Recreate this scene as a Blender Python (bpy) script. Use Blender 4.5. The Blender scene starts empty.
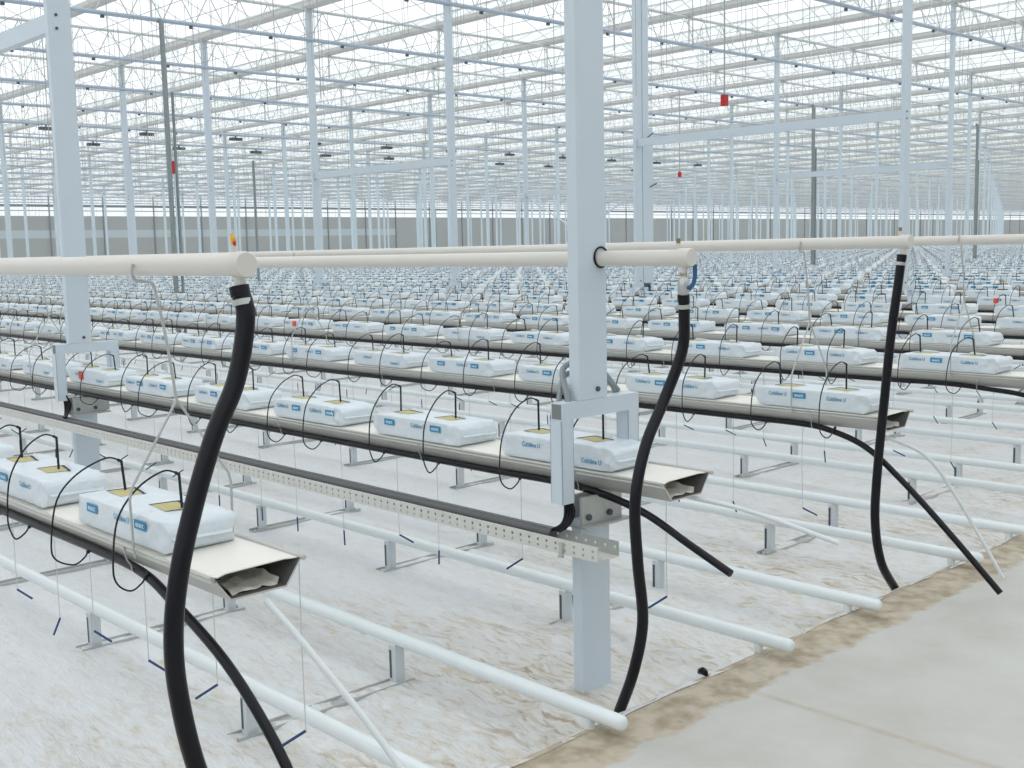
import bpy, math, random
from mathutils import Vector, Matrix, noise
random.seed(7)
PI = math.pi
SC = bpy.context.scene
COL = SC.collection
# ------------------------------------------------------------------ materials
def mat(name, col, rough=0.5, metal=0.0, var=0.0, vscale=20.0, bump=0.0, bscale=60.0, emit=None):
    m = bpy.data.materials.new(name); m.use_nodes = True
    nt = m.node_tree; b = nt.nodes['Principled BSDF']
    b.inputs['Base Color'].default_value = (*col, 1)
    b.inputs['Roughness'].default_value = rough
    b.inputs['Metallic'].default_value = metal
    tc = nt.nodes.new('ShaderNodeTexCoord')
    if var > 0:
        n = nt.nodes.new('ShaderNodeTexNoise'); n.inputs['Scale'].default_value = vscale
        n.inputs['Detail'].default_value = 5
        nt.links.new(tc.outputs['Object'], n.inputs['Vector'])
        r = nt.nodes.new('ShaderNodeMixRGB'); r.blend_type = 'MIX'
        r.inputs[1].default_value = (*[c * (1 - var) for c in col], 1)
        r.inputs[2].default_value = (*[min(1, c * (1 + var)) for c in col], 1)
        nt.links.new(n.outputs['Fac'], r.inputs[0]); nt.links.new(r.outputs[0], b.inputs['Base Color'])
    if bump > 0:
        n2 = nt.nodes.new('ShaderNodeTexNoise'); n2.inputs['Scale'].default_value = bscale
        nt.links.new(tc.outputs['Object'], n2.inputs['Vector'])
        bp = nt.nodes.new('ShaderNodeBump'); bp.inputs['Strength'].default_value = bump
        bp.inputs['Distance'].default_value = 0.01
        nt.links.new(n2.outputs['Fac'], bp.inputs['Height']); nt.links.new(bp.outputs[0], b.inputs['Normal'])
    return m
M = {}
M['post'] = mat('white_coated_steel', (0.60, 0.68, 0.75), 0.35, 0, 0.03, 6)
M['post_far'] = mat('white_coated_steel_plain', (0.60, 0.70, 0.76), 0.4)
M['leg_paint'] = mat('pale_support_steel', (0.62, 0.67, 0.70), 0.4, 0.05, 0.05, 30)
M['galv'] = mat('galvanised_steel', (0.50, 0.52, 0.51), 0.4, 0.35, 0.12, 40)
M['tray_pipe'] = mat('dark_grey_pipe', (0.10, 0.105, 0.11), 0.5)
M['galv_dark'] = mat('dull_galvanised_pipe', (0.26, 0.30, 0.31), 0.45, 0.3, 0.1, 20)
M['truss'] = mat('truss_steel', (0.42, 0.50, 0.60), 0.4, 0.1)
M['truss_light'] = mat('light_truss_steel', (0.60, 0.63, 0.64), 0.4, 0.05)
M['roofgutter'] = mat('roof_gutter_metal', (0.62, 0.62, 0.60), 0.45, 0.1)
M['bar'] = mat('glazing_bar', (0.80, 0.82, 0.82), 0.5)
M['wire'] = mat('thin_steel_wire', (0.40, 0.42, 0.42), 0.4, 0.2)
M['gutter'] = mat('gutter_sheet_metal', (0.55, 0.55, 0.52), 0.38, 0.25, 0.06, 30)
M['cover'] = mat('cream_gutter_cover', (0.83, 0.81, 0.75), 0.4, 0, 0.05, 12)
M['rail'] = mat('white_rail_paint', (0.78, 0.84, 0.86), 0.3, 0, 0.03, 14)
M['pvc'] = mat('cream_plastic_pipe', (0.68, 0.655, 0.61), 0.35, 0, 0.03, 8)
M['black'] = mat('black_rubber', (0.006, 0.006, 0.010), 0.32)
M['black_pe'] = mat('black_drip_tube', (0.018, 0.02, 0.026), 0.45)
M['clamp'] = mat('hose_clamp_steel', (0.55, 0.57, 0.56), 0.3, 0.7)
M['blue'] = mat('dark_blue_plastic', (0.012, 0.05, 0.17), 0.4)
M['bluelever'] = mat('blue_valve_lever', (0.02, 0.09, 0.22), 0.4)
M['string'] = mat('white_string', (0.62, 0.66, 0.68), 0.6)
M['whiterod'] = mat('white_plastic_rod', (0.76, 0.80, 0.82), 0.35)
M['wool'] = mat('stone_wool', (0.56, 0.51, 0.26), 0.9, 0, 0.2, 120, 0.5, 200)
M['dark_strip'] = mat('dark_hole_strip', (0.03, 0.03, 0.05), 0.8)
M['ink'] = mat('blue_print', (0.04, 0.27, 0.46), 0.5)
M['badge'] = mat('blue_badge_print', (0.02, 0.27, 0.50), 0.5)
M['white_ink'] = mat('white_print', (0.75, 0.85, 0.9), 0.5)
M['orange'] = mat('orange_sticker', (0.80, 0.10, 0.04), 0.5)
M['red'] = mat('red_plastic_box', (0.50, 0.015, 0.02), 0.45)
M['yellow'] = mat('yellow_plastic', (0.75, 0.45, 0.04), 0.45)
M['brass'] = mat('brass_vent', (0.28, 0.22, 0.12), 0.4, 0.5)
M['bolt'] = mat('dark_bolt', (0.08, 0.10, 0.12), 0.5, 0.3)
M['gutter_shade'] = mat('gutter_inside_painted_shade', (0.10, 0.10, 0.095), 0.7)  # same sheet metal inside, darkened to put the channel's shade into the colour
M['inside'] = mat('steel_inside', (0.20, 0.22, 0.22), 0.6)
M['traym'] = mat('perforated_tray_steel', (0.66, 0.66, 0.62), 0.4, 0.15, 0.06, 30)
M['wallgrey'] = mat('grey_wall_screen', (0.41, 0.43, 0.425), 0.8, 0, 0.08, 0.3)
M['wallpale'] = mat('pale_blue_wall_panel', (0.52, 0.59, 0.61), 0.7)
M['darkframe'] = mat('wall_frame_grey', (0.26, 0.29, 0.31), 0.6)
for _k in ('black', 'black_pe'): M[_k].node_tree.nodes['Principled BSDF'].inputs['Specular IOR Level'].default_value = 0.28
# slab bag: white film, wrinkled
def bag_mat():
    m = mat('white_bag_film', (0.70, 0.77, 0.82), 0.32)
    nt = m.node_tree; b = nt.nodes['Principled BSDF']
    tc = nt.nodes.new('ShaderNodeTexCoord')
    n = nt.nodes.new('ShaderNodeTexNoise'); n.inputs['Scale'].default_value = 16; n.inputs['Detail'].default_value = 3
    n.inputs['Distortion'].default_value = 1.5
    nt.links.new(tc.outputs['Object'], n.inputs['Vector'])
    bp = nt.nodes.new('ShaderNodeBump'); bp.inputs['Strength'].default_value = 0.55; bp.inputs['Distance'].default_value = 0.012
    nt.links.new(n.outputs['Fac'], bp.inputs['Height']); nt.links.new(bp.outputs[0], b.inputs['Normal'])
    return m
M['bag'] = bag_mat()
M['bag_far'] = mat('white_bag_film_plain', (0.70, 0.77, 0.82), 0.4)
# foil floor
def foil_mat():
    m = bpy.data.materials.new('white_ground_foil'); m.use_nodes = True
    nt = m.node_tree; b = nt.nodes['Principled BSDF']; L = nt.links
    b.inputs['Roughness'].default_value = 0.38
    geo = nt.nodes.new('ShaderNodeTexCoord')
    sep = nt.nodes.new('ShaderNodeSeparateXYZ'); L.new(geo.outputs['Object'], sep.inputs[0])
    mp = nt.nodes.new('ShaderNodeMapping'); mp.inputs['Scale'].default_value = (1.3, 4.2, 1); mp.inputs['Rotation'].default_value = (0, 0, 0.5)
    L.new(geo.outputs['Object'], mp.inputs[0])
    n = nt.nodes.new('ShaderNodeTexNoise'); n.inputs['Scale'].default_value = 4.6; n.inputs['Detail'].default_value = 10
    n.inputs['Roughness'].default_value = 0.68; n.inputs['Distortion'].default_value = 1.2
    L.new(mp.outputs[0], n.inputs['Vector'])
    # more dirt near the path edge (x -> 0)
    mr = nt.nodes.new('ShaderNodeMapRange'); mr.inputs[1].default_value = -3.0; mr.inputs[2].default_value = -0.3
    mr.inputs[3].default_value = -0.05; mr.inputs[4].default_value = 0.085; L.new(sep.outputs[0], mr.inputs[0])
    nb = nt.nodes.new('ShaderNodeTexNoise'); nb.inputs['Scale'].default_value = 1.1; nb.inputs['Detail'].default_value = 2
    L.new(geo.outputs['Object'], nb.inputs['Vector'])
    nbm = nt.nodes.new('ShaderNodeMath'); nbm.operation = 'MULTIPLY_ADD'; nbm.inputs[1].default_value = 0.32; nbm.inputs[2].default_value = -0.16
    L.new(nb.outputs['Fac'], nbm.inputs[0])
    a1 = nt.nodes.new('ShaderNodeMath'); a1.operation = 'ADD'; L.new(n.outputs['Fac'], a1.inputs[0]); L.new(mr.outputs[0], a1.inputs[1])
    a2 = nt.nodes.new('ShaderNodeMath'); a2.operation = 'ADD'; L.new(a1.outputs[0], a2.inputs[0]); L.new(nbm.outputs[0], a2.inputs[1])
    cr = nt.nodes.new('ShaderNodeValToRGB')
    e = cr.color_ramp.elements
    e[0].position = 0.47; e[0].color = (0.75, 0.77, 0.79, 1)
    e[1].position = 0.86; e[1].color = (0.42, 0.34, 0.24, 1)
    k = cr.color_ramp.elements.new(0.60); k.color = (0.70, 0.685, 0.65, 1)
    k = cr.color_ramp.elements.new(0.69); k.color = (0.60, 0.55, 0.46, 1)
    L.new(a2.outputs[0], cr.inputs[0])
    m2 = nt.nodes.new('ShaderNodeMapping'); m2.inputs['Scale'].default_value = (7, 34, 1); m2.inputs['Rotation'].default_value = (0, 0, 0.35)
    L.new(geo.outputs['Object'], m2.inputs[0])
    nd = nt.nodes.new('ShaderNodeTexNoise'); nd.inputs['Scale'].default_value = 1.0; nd.inputs['Detail'].default_value = 3; nd.inputs['Distortion'].default_value = 0.8
    L.new(m2.outputs[0], nd.inputs['Vector'])
    md = nt.nodes.new('ShaderNodeMapRange'); md.inputs[1].default_value = 0.56; md.inputs[2].default_value = 0.64; md.inputs[3].default_value = 0; md.inputs[4].default_value = 0.75
    L.new(nd.outputs['Fac'], md.inputs[0])
    mk = nt.nodes.new('ShaderNodeMapRange'); mk.inputs[1].default_value = -2.4; mk.inputs[2].default_value = -0.4; mk.inputs[3].default_value = 0.12; mk.inputs[4].default_value = 1
    L.new(sep.outputs[0], mk.inputs[0])
    nk = nt.nodes.new('ShaderNodeMapRange'); nk.inputs[1].default_value = 0.45; nk.inputs[2].default_value = 0.62; nk.inputs[3].default_value = 0; nk.inputs[4].default_value = 1
    L.new(nb.outputs['Fac'], nk.inputs[0])
    mm = nt.nodes.new('ShaderNodeMath'); mm.operation = 'MULTIPLY'; L.new(md.outputs[0], mm.inputs[0]); L.new(mk.outputs[0], mm.inputs[1])
    mn = nt.nodes.new('ShaderNodeMath'); mn.operation = 'MULTIPLY'; L.new(mm.outputs[0], mn.inputs[0]); L.new(nk.outputs[0], mn.inputs[1])
    mxd = nt.nodes.new('ShaderNodeMixRGB'); mxd.inputs[2].default_value = (0.30, 0.21, 0.12, 1)
    L.new(mn.outputs[0], mxd.inputs[0]); L.new(cr.outputs[0], mxd.inputs[1]); L.new(mxd.outputs[0], b.inputs['Base Color'])
    w = nt.nodes.new('ShaderNodeTexNoise'); w.inputs['Scale'].default_value = 6.5; w.inputs['Detail'].default_value = 6
    w.inputs['Distortion'].default_value = 2.5; L.new(mp.outputs[0], w.inputs['Vector'])
    bp = nt.nodes.new('ShaderNodeBump'); bp.inputs['Strength'].default_value = 0.5; bp.inputs['Distance'].default_value = 0.03
    L.new(w.outputs['Fac'], bp.inputs['Height']); L.new(bp.outputs[0], b.inputs['Normal'])
    return m
M['foil'] = foil_mat()
def concrete_mat():
    m = bpy.data.materials.new('beige_concrete'); m.use_nodes = True
    nt = m.node_tree; b = nt.nodes['Principled BSDF']; L = nt.links
    b.inputs['Roughness'].default_value = 0.7
    geo = nt.nodes.new('ShaderNodeTexCoord')
    sep = nt.nodes.new('ShaderNodeSeparateXYZ'); L.new(geo.outputs['Object'], sep.inputs[0])
    n = nt.nodes.new('ShaderNodeTexNoise'); n.inputs['Scale'].default_value = 2.2; n.inputs['Detail'].default_value = 10; n.inputs['Roughness'].default_value = 0.62
    L.new(geo.outputs['Object'], n.inputs['Vector'])
    cr = nt.nodes.new('ShaderNodeValToRGB'); e = cr.color_ramp.elements
    e[0].position = 0.3; e[0].color = (0.46, 0.445, 0.405, 1); e[1].position = 0.62; e[1].color = (0.545, 0.545, 0.52, 1)
    L.new(n.outputs['Fac'], cr.inputs[0])
    # brown mortar band along the foil edge, of wavy width
    n2 = nt.nodes.new('ShaderNodeTexNoise'); n2.inputs['Scale'].default_value = 5; n2.inputs['Detail'].default_value = 8; n2.inputs['Roughness'].default_value = 0.6
    L.new(geo.outputs['Object'], n2.inputs['Vector'])
    mu = nt.nodes.new('ShaderNodeMath'); mu.operation = 'MULTIPLY_ADD'; mu.inputs[1].default_value = -0.22; L.new(n2.outputs['Fac'], mu.inputs[0]); L.new(sep.outputs[0], mu.inputs[2])
    mr = nt.nodes.new('ShaderNodeMapRange'); mr.inputs[1].default_value = -0.065; mr.inputs[2].default_value = -0.035; mr.inputs[3].default_value = 1; mr.inputs[4].default_value = 0
    L.new(mu.outputs[0], mr.inputs[0])
    # joint line across the path (y = 0.61): darker sand
    s1 = nt.nodes.new('ShaderNodeMath'); s1.operation = 'SUBTRACT'; s1.inputs[1].default_value = 0.61; L.new(sep.outputs[1], s1.inputs[0])
    n3 = nt.nodes.new('ShaderNodeTexNoise'); n3.inputs['Scale'].default_value = 14; n3.inputs['Detail'].default_value = 5; L.new(geo.outputs['Object'], n3.inputs['Vector'])
    s2 = nt.nodes.new('ShaderNodeMath'); s2.operation = 'ABSOLUTE'; L.new(s1.outputs[0], s2.inputs[0])
    s3 = nt.nodes.new('ShaderNodeMath'); s3.operation = 'MULTIPLY_ADD'; s3.inputs[1].default_value = -0.03; L.new(n3.outputs['Fac'], s3.inputs[0]); L.new(s2.outputs[0], s3.inputs[2])
    jr = nt.nodes.new('ShaderNodeMapRange'); jr.inputs[1].default_value = -0.012; jr.inputs[2].default_value = 0.012; jr.inputs[3].default_value = 0.5; jr.inputs[4].default_value = 0
    L.new(s3.outputs[0], jr.inputs[0])
    mx = nt.nodes.new('ShaderNodeMath'); mx.operation = 'MAXIMUM'; L.new(mr.outputs[0], mx.inputs[0]); L.new(jr.outputs[0], mx.inputs[1])
    br = nt.nodes.new('ShaderNodeValToRGB'); e = br.color_ramp.elements
    e[0].position = 0.35; e[0].color = (0.33, 0.27, 0.19, 1); e[1].position = 0.62; e[1].color = (0.50, 0.445, 0.355, 1)
    L.new(n3.outputs['Fac'], br.inputs[0])
    mix = nt.nodes.new('ShaderNodeMixRGB'); L.new(mx.outputs[0], mix.inputs[0]); L.new(cr.outputs[0], mix.inputs[1]); L.new(br.outputs[0], mix.inputs[2])
    L.new(mix.outputs[0], b.inputs['Base Color'])
    bp = nt.nodes.new('ShaderNodeBump'); bp.inputs['Strength'].default_value = 0.25; bp.inputs['Distance'].default_value = 0.01
    L.new(n3.outputs['Fac'], bp.inputs['Height']); L.new(bp.outputs[0], b.inputs['Normal'])
    return m
M['concrete'] = concrete_mat()
def glass_mat():
    m = bpy.data.materials.new('roof_glass'); m.use_nodes = True
    nt = m.node_tree; nt.nodes.clear(); L = nt.links
    o = nt.nodes.new('ShaderNodeOutputMaterial'); t = nt.nodes.new('ShaderNodeBsdfTransparent'); t.inputs[0].default_value = (0.965, 0.98, 0.98, 1)
    g = nt.nodes.new('ShaderNodeBsdfGlossy'); g.inputs['Roughness'].default_value = 0.1
    mx = nt.nodes.new('ShaderNodeMixShader'); mx.inputs[0].default_value = 0.05
    L.new(t.outputs[0], mx.inputs[1]); L.new(g.outputs[0], mx.inputs[2]); L.new(mx.outputs[0], o.inputs[0])
    return m
M['glass'] = glass_mat()

# ------------------------------------------------------------------ mesh builder
class MB:
    def __init__(s): s.v = []; s.f = []; s.m = []
    def box(s, x0, x1, y0, y1, z0, z1, m=0):
        b = len(s.v)
        s.v += [(x0,y0,z0),(x1,y0,z0),(x1,y1,z0),(x0,y1,z0),(x0,y0,z1),(x1,y0,z1),(x1,y1,z1),(x0,y1,z1)]
        for q in ((0,3,2,1),(4,5,6,7),(0,1,5,4),(1,2,6,5),(2,3,7,6),(3,0,4,7)):
            s.f.append(tuple(b+i for i in q)); s.m.append(m)
        return s
    def quad(s, a, b, c, d, m=0):
        n = len(s.v); s.v += [tuple(a), tuple(b), tuple(c), tuple(d)]; s.f.append((n, n+1, n+2, n+3)); s.m.append(m); return s
    def tube(s, pts, r, n=8, m=0, cap=True, smooth=0):
        P = [Vector(p) for p in pts]
        if smooth: P = spline(P, smooth)
        R = r if isinstance(r, (list, tuple)) else [r] * len(P)
        base = len(s.v); prev = None
        for i, p in enumerate(P):
            t = (P[min(i+1, len(P)-1)] - P[max(i-1, 0)])
            if t.length < 1e-9: t = Vector((0, 0, 1))
            t.normalize()
            if prev is None:
                a = Vector((0, 0, 1)) if abs(t.z) < 0.9 else Vector((1, 0, 0))
                u = t.cross(a).normalized()
            else:
                u = (prev - t * prev.dot(t))
                u = u.normalized() if u.length > 1e-6 else t.orthogonal().normalized()
            prev = u; w = t.cross(u)
            for k in range(n):
                an = 2 * PI * k / n
                s.v.append(tuple(p + (u * math.cos(an) + w * math.sin(an)) * R[min(i, len(R)-1)]))
        for i in range(len(P)-1):
            for k in range(n):
                a = base+i*n+k; b = base+i*n+(k+1) % n
                s.f.append((a, b, b+n, a+n)); s.m.append(m)
        if cap:
            s.f.append(tuple(base+k for k in reversed(range(n)))); s.m.append(m)
            e = base+(len(P)-1)*n; s.f.append(tuple(e+k for k in range(n))); s.m.append(m)
        return s
    def prism(s, prof, x0, x1, m=0, closed=True, cap=True):   # profile of (y, z) swept along x
        n = len(prof); b = len(s.v)
        s.v += [(x0, y, z) for y, z in prof] + [(x1, y, z) for y, z in prof]
        for i in range(n if closed else n-1):
            j = (i+1) % n; s.f.append((b+i, b+j, b+n+j, b+n+i)); s.m.append(m)
        if cap and closed:
            s.f.append(tuple(b+i for i in reversed(range(n)))); s.m.append(m)
            s.f.append(tuple(b+n+i for i in range(n))); s.m.append(m)
        return s
    def mesh(s, name, mats, smooth=False):
        me = bpy.data.meshes.new(name); me.from_pydata(s.v, [], s.f)
        for k in mats: me.materials.append(M[k])
        if len(mats) > 1: me.polygons.foreach_set('material_index', s.m)
        if smooth:
            me.polygons.foreach_set('use_smooth', [True]*len(s.f))
            try: me.set_sharp_from_angle(angle=math.radians(40))
            except Exception: pass
        me.update(); return me
    def build(s, name, mats, parent=None, smooth=False, loc=None):
        return link(name, s.mesh(name, mats if isinstance(mats, (list, tuple)) else [mats], smooth), parent, loc)
def spline(P, n):
    out = []
    Q = [P[0]*2-P[1]] + P + [P[-1]*2-P[-2]]
    for i in range(1, len(Q)-2):
        a, b, c, d = Q[i-1:i+3]
        for k in range(n):
            t = k/n
            out.append(0.5*((2*b)+(c-a)*t+(2*a-5*b+4*c-d)*t*t+(3*b-a-3*c+d)*t**3))
    out.append(P[-1]); return out
def link(name, me, parent=None, loc=None):
    o = bpy.data.objects.new(name, me); COL.objects.link(o)
    if parent is not None: o.parent = parent
    if loc is not None: o.location = loc
    return o
def tag(o, label=None, cat=None, group=None, kind=None):
    if label: o['label'] = label
    if cat: o['category'] = cat
    if group: o['group'] = group
    if kind: o['kind'] = kind
    return o
def empty(name, loc=(0, 0, 0)):
    o = bpy.data.objects.new(name, None); COL.objects.link(o); o.location = loc; o.empty_display_size = 0.1; return o
def kids(name, parent, parts, loc=(0, 0, 0)):
    for nm, me in parts: link(nm, me, parent, loc)
ORD = ['zeroth','first','second','third','fourth','fifth','sixth','seventh','eighth','ninth','tenth','eleventh','twelfth','thirteenth','fourteenth',
       'fifteenth','sixteenth','seventeenth','eighteenth','nineteenth','twentieth']
def od(n):
    if n <= 20: return ORD[n]
    tens = {2:'twenty',3:'thirty',4:'forty',5:'fifty',6:'sixty',7:'seventy',8:'eighty',9:'ninety'}
    if n % 10 == 0: return tens[n//10][:-1]+'ieth'
    return tens[n//10]+'-'+ORD[n % 10]

# ------------------------------------------------------------------ camera
CX, CY, CZ = 2.2366608, -2.5750732, 1.5890987
F, YAW, PITCH, ROLL = 1131.7738, 0.8122148, 0.1191807, -0.0217010
f = Vector((-math.sin(YAW)*math.cos(PITCH), math.cos(YAW)*math.cos(PITCH), -math.sin(PITCH)))
r_ = f.cross(Vector((0, 0, 1))).normalized(); u_ = r_.cross(f)
r2 = r_*math.cos(ROLL)+u_*math.sin(ROLL); u2 = -r_*math.sin(ROLL)+u_*math.cos(ROLL)
cd = bpy.data.cameras.new('camera'); cam = bpy.data.objects.new('camera', cd); COL.objects.link(cam)
mw = Matrix(((r2.x, u2.x, -f.x, CX), (r2.y, u2.y, -f.y, CY), (r2.z, u2.z, -f.z, CZ), (0, 0, 0, 1)))
cam.matrix_world = mw
cd.sensor_width = 36; cd.sensor_fit = 'HORIZONTAL'; cd.lens = F/1024*36; cd.clip_end = 600; cd.clip_start = 0.05
SC.camera = cam
def P2(x, y, z):       # where a world point falls in the frame, only to choose which repeats come into view
    d = Vector((x-CX, y-CY, z-CZ)); w = d.dot(f)
    if w < 0.3: return (-9999, -9999, w)
    return (512+F*d.dot(r2)/w, 384-F*d.dot(u2)/w, w)
def seen(x, y, z, mg=60):
    p = P2(x, y, z); return -mg < p[0] < 1024+mg and -mg < p[1] < 768+mg and p[2] > 0.3

# ------------------------------------------------------------------ layout constants
XW, YW = -81.0, 206.0          # far side wall and far end wall
XR, YF = 13.0, -22.0           # behind the camera
PY = 1.6                       # row pitch
def rowy(k): return 0.48+PY*k  # gutter centre line, k = -1 is the front one
GZ = 0.80                      # gutter top
def gz(k): return {-1: 0.800, 0: 0.795, 1: 0.822}.get(k, 0.845)
def gx(i): return -0.22-4.03*i # truss planes
def py(j): return 0.357+9.6*j  # post rows

# ------------------------------------------------------------------ floor
mb = MB()
FX0, FX1, FY0, FY1 = -9.0, -0.125, -3.2, 9.0
nx, ny = 200, 250
ZF = -0.085; ZP = 0.045          # foil level between the rows, and the raised path
def sm(t): t = max(0, min(1, t)); return t*t*(3-2*t)
def fz(x, y):
    e = min(1, (FX1-x)/0.25+0.25, (x-FX0)/1.0, (y-FY0)/0.6, (FY1-y)/1.0); e = max(0, e)
    near = 1/(1+((FX1-x)/1.2)**2)
    a = noise.noise(Vector((x*1.3, y*3.2, 0)))*0.012
    q = Vector((x*2.2+y*2.6, (y-x)*1.0, 3.0)); q2 = Vector((x*3.5-y*5.0, (y+x)*1.6, 7.7)); q3 = Vector((x*9, y*9+x*5, 1.2))
    rg = (1-abs(noise.noise(q*1.6)))**5*0.022 + (1-abs(noise.noise(q2*1.3)))**6*0.018 + (1-abs(noise.noise(q3)))**5*0.008*near
    z = ZF+(a+rg*(0.22+0.85*near))*e
    # the foil climbs to the path edge and over the footing of the posts
    z += (ZP-0.004-ZF)*sm(1-(FX1-x)/(0.20+0.05*noise.noise(Vector((y*2, 0, 9)))))
    for px_, py_ in ((-0.44, 0.357), (-4.80, 0.357)):
        dx = abs(x-px_-0.02); dy = abs(y-py_)
        b = sm(1-(dx-0.10)/0.12)*sm(1-(dy-0.12)/0.13)
        z = z*(1-b)+max(z, -0.006)*b
    return z
xs = [FX0+(FX1-FX0)*(1-(1-i/nx)**1.8) for i in range(nx+1)]
for j in range(ny+1):
    y = FY0+(FY1-FY0)*j/ny
    for i in range(nx+1):
        x = xs[i]
        xe = x + (0.030*noise.noise(Vector((y*1.7, 2, 0)))+0.008*noise.noise(Vector((y*6, 5, 0))))*sm((x-FX1+0.3)/0.3)
        mb.v.append((xe, y, fz(x, y) if i < nx else ZP+0.003))
for j in range(ny):
    for i in range(nx):
        a = j*(nx+1)+i; mb.f.append((a, a+1, a+nx+2, a+nx+1)); mb.m.append(0)
zf = ZF
for (a, b, c, d) in ((XW, FX1-0.02, FY1, YW), (XW, FX1-0.02, YF, FY0), (XW, FX0, FY0, FY1)):
    mb.quad((a, c, zf), (b, c, zf), (b, d, zf), (a, d, zf))
fl = mb.build('floor', 'foil', smooth=True); tag(fl, kind='structure')
mb = MB().box(FX1-0.022, XR, YF, YW, -0.25, ZP)
tag(mb.build('floor', 'concrete'), kind='structure')

# ------------------------------------------------------------------ walls
def wall(name, axis, pos, a0, a1, flip):
    mb = MB()
    zs = [(-0.05, 3.05, 0), (3.05, 3.62, 1), (3.62, 4.65, 0), (4.65, 5.30, 2), (5.30, 5.48, 3), (5.48, 6.25, 2)]
    for z0, z1, m in zs:
        if axis == 'x': mb.box(pos-0.05, pos+0.05, a0, a1, z0, z1, m if not (m == 1 and flip) else 0)
        else: mb.box(a0, a1, pos-0.05, pos+0.05, z0, z1, 0 if m == 1 else m)
    n = int((a1-a0)/4.03)
    for i in range(n+1):
        a = a0+4.03*i
        if axis == 'x': mb.box(pos+0.05, pos+0.13, a-0.04, a+0.04, 0, 6.2, 3)
        else: mb.box(a-0.04, a+0.04, pos-0.13, pos-0.05, 0, 6.2, 3)
    for z in (0.45, 0.9, 5.0):
        if axis == 'x': mb.box(pos+0.05, pos+0.10, a0, a1, z, z+0.06, 3)
    o = mb.build(name, ['wallgrey', 'wallpale', 'glass', 'darkframe']); tag(o, kind='structure'); return o
wall('wall_left', 'x', XW, YF, 62.0, False)
wall('wall_left', 'x', XW, 62.0, YW, True)
wall('wall_back', 'y', YW, XW, XR, False)
wall('wall_right', 'x', XR, YF, YW, True)
wall('wall_front', 'y', YF, XW, XR, False)

# ------------------------------------------------------------------ roof: glass ridges, glazing bars, roof gutters
RG = 3.2; ZG = 6.25; RZ = 0.72
ks = list(range(-7, 64))
mb = MB(); bars = MB()
for k in ks:
    y0 = py(0)+RG*k; ym = y0+RG/2; y1 = y0+RG
    if y1 > YW or y0 < YF: continue
    for (a, b, za, zb) in ((y0, ym, ZG, ZG+RZ), (ym, y1, ZG+RZ, ZG)):
        mb.quad((XW, a, za), (XR, a, za), (XR, b, zb), (XW, b, zb))
    bars.box(XW, XR, ym-0.015, ym+0.015, ZG+RZ-0.04, ZG+RZ-0.005)
    x = XR
    while x > XW:
        if seen(x, ym, ZG, 150):
            w = 0.009
            for (a, b, za, zb) in ((y0, ym, ZG, ZG+RZ), (ym, y1, ZG+RZ, ZG)):
                n = len(bars.v)
                bars.v += [(x-w, a, za-0.02), (x+w, a, za-0.02), (x+w, b, zb-0.02), (x-w, b, zb-0.02),
                           (x-w, a, za-0.005), (x+w, a, za-0.005), (x+w, b, zb-0.005), (x-w, b, zb-0.005)]
                for q in ((0,3,2,1),(0,1,5,4),(1,2,6,5),(2,3,7,6),(3,0,4,7)):
                    bars.f.append(tuple(n+i for i in q)); bars.m.append(0)
        x -= 1.0075
tag(mb.build('ceiling', 'glass'), kind='structure')
tag(bars.build('ceiling', 'bar'), kind='structure')
gm = MB().prism([(-0.09, 0.06), (-0.09, -0.02), (-0.05, -0.07), (0.05, -0.07), (0.09, -0.02), (0.09, 0.06)], XW+0.1, XR-0.1).mesh('roof_gutter', ['roofgutter'])
nseen = 0
for k in ks:
    y = py(0)+RG*k
    if y < -10 or y > YW-0.5: continue
    o = link('roof_gutter', gm, None, (0, y, ZG-0.02))
    nseen += 1
    if 9.9 < y < 60: tag(o, 'long pale grey roof gutter under the glass, %s from the second post row' % od(int(round((y-9.955)/RG))+1), 'roof gutter', 'roof gutters')
    elif y < 9.9: tag(o, 'long pale grey roof gutter overhead, nearer the camera than the second post row', 'roof gutter', 'overhead roof gutters')
    else: tag(o, 'long pale grey roof gutter, one of the crowded lines at the hall end', 'roof gutter', 'distant roof gutters')

# ------------------------------------------------------------------ trusses
def truss_mesh(L, detail=True, mats=('truss', 'truss_light')):
    lo = MB().tube([(0, 0, 5.60), (0, L, 5.60)], 0.038, 8)
    up = MB().tube([(0, 0, 6.14), (0, L, 6.14)], 0.030, 6)
    dg = MB(); n = 16; s = L/n
    for i in range(n):
        a = i*s
        dg.tube([(0, a, 5.60), (0, a+s/2, 6.14)], 0.011, 4, cap=False)
        dg.tube([(0, a+s/2, 6.14), (0, a+s, 5.60)], 0.011, 4, cap=False)
    for i in range(4):
        dg.tube([(0, i*L/3, 5.60), (0, i*L/3, 6.14)], 0.02, 4, cap=False)
    return lo, up, dg
lo, up, dg = truss_mesh(9.6)
T_lo = lo.mesh('lower_chord', ['truss'], True); T_up = up.mesh('upper_chord', ['truss_light'], True); T_dg = dg.mesh('web_lattice', ['truss_light'])
far = MB()
far.box(-0.03, 0.03, 0, 9.6, 5.565, 5.635, 0).box(-0.025, 0.025, 0, 9.6, 6.115, 6.165, 1)
for i in range(12):
    a = i*0.8
    far.tube([(0, a, 5.6), (0, a+0.4, 6.14)], 0.0125, 3, 1, False); far.tube([(0, a+0.4, 6.14), (0, a+0.8, 5.6)], 0.0125, 3, 1, False)
T_far = far.mesh('roof_truss', ['truss', 'truss_light'])
clipm = MB()
for i in range(6): clipm.box(-0.02, 0.02, 0.7+1.6*i, 0.76+1.6*i, 5.52, 5.56)
T_clip = clipm.mesh('screen_clips', ['bolt'])
cand = []
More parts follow.
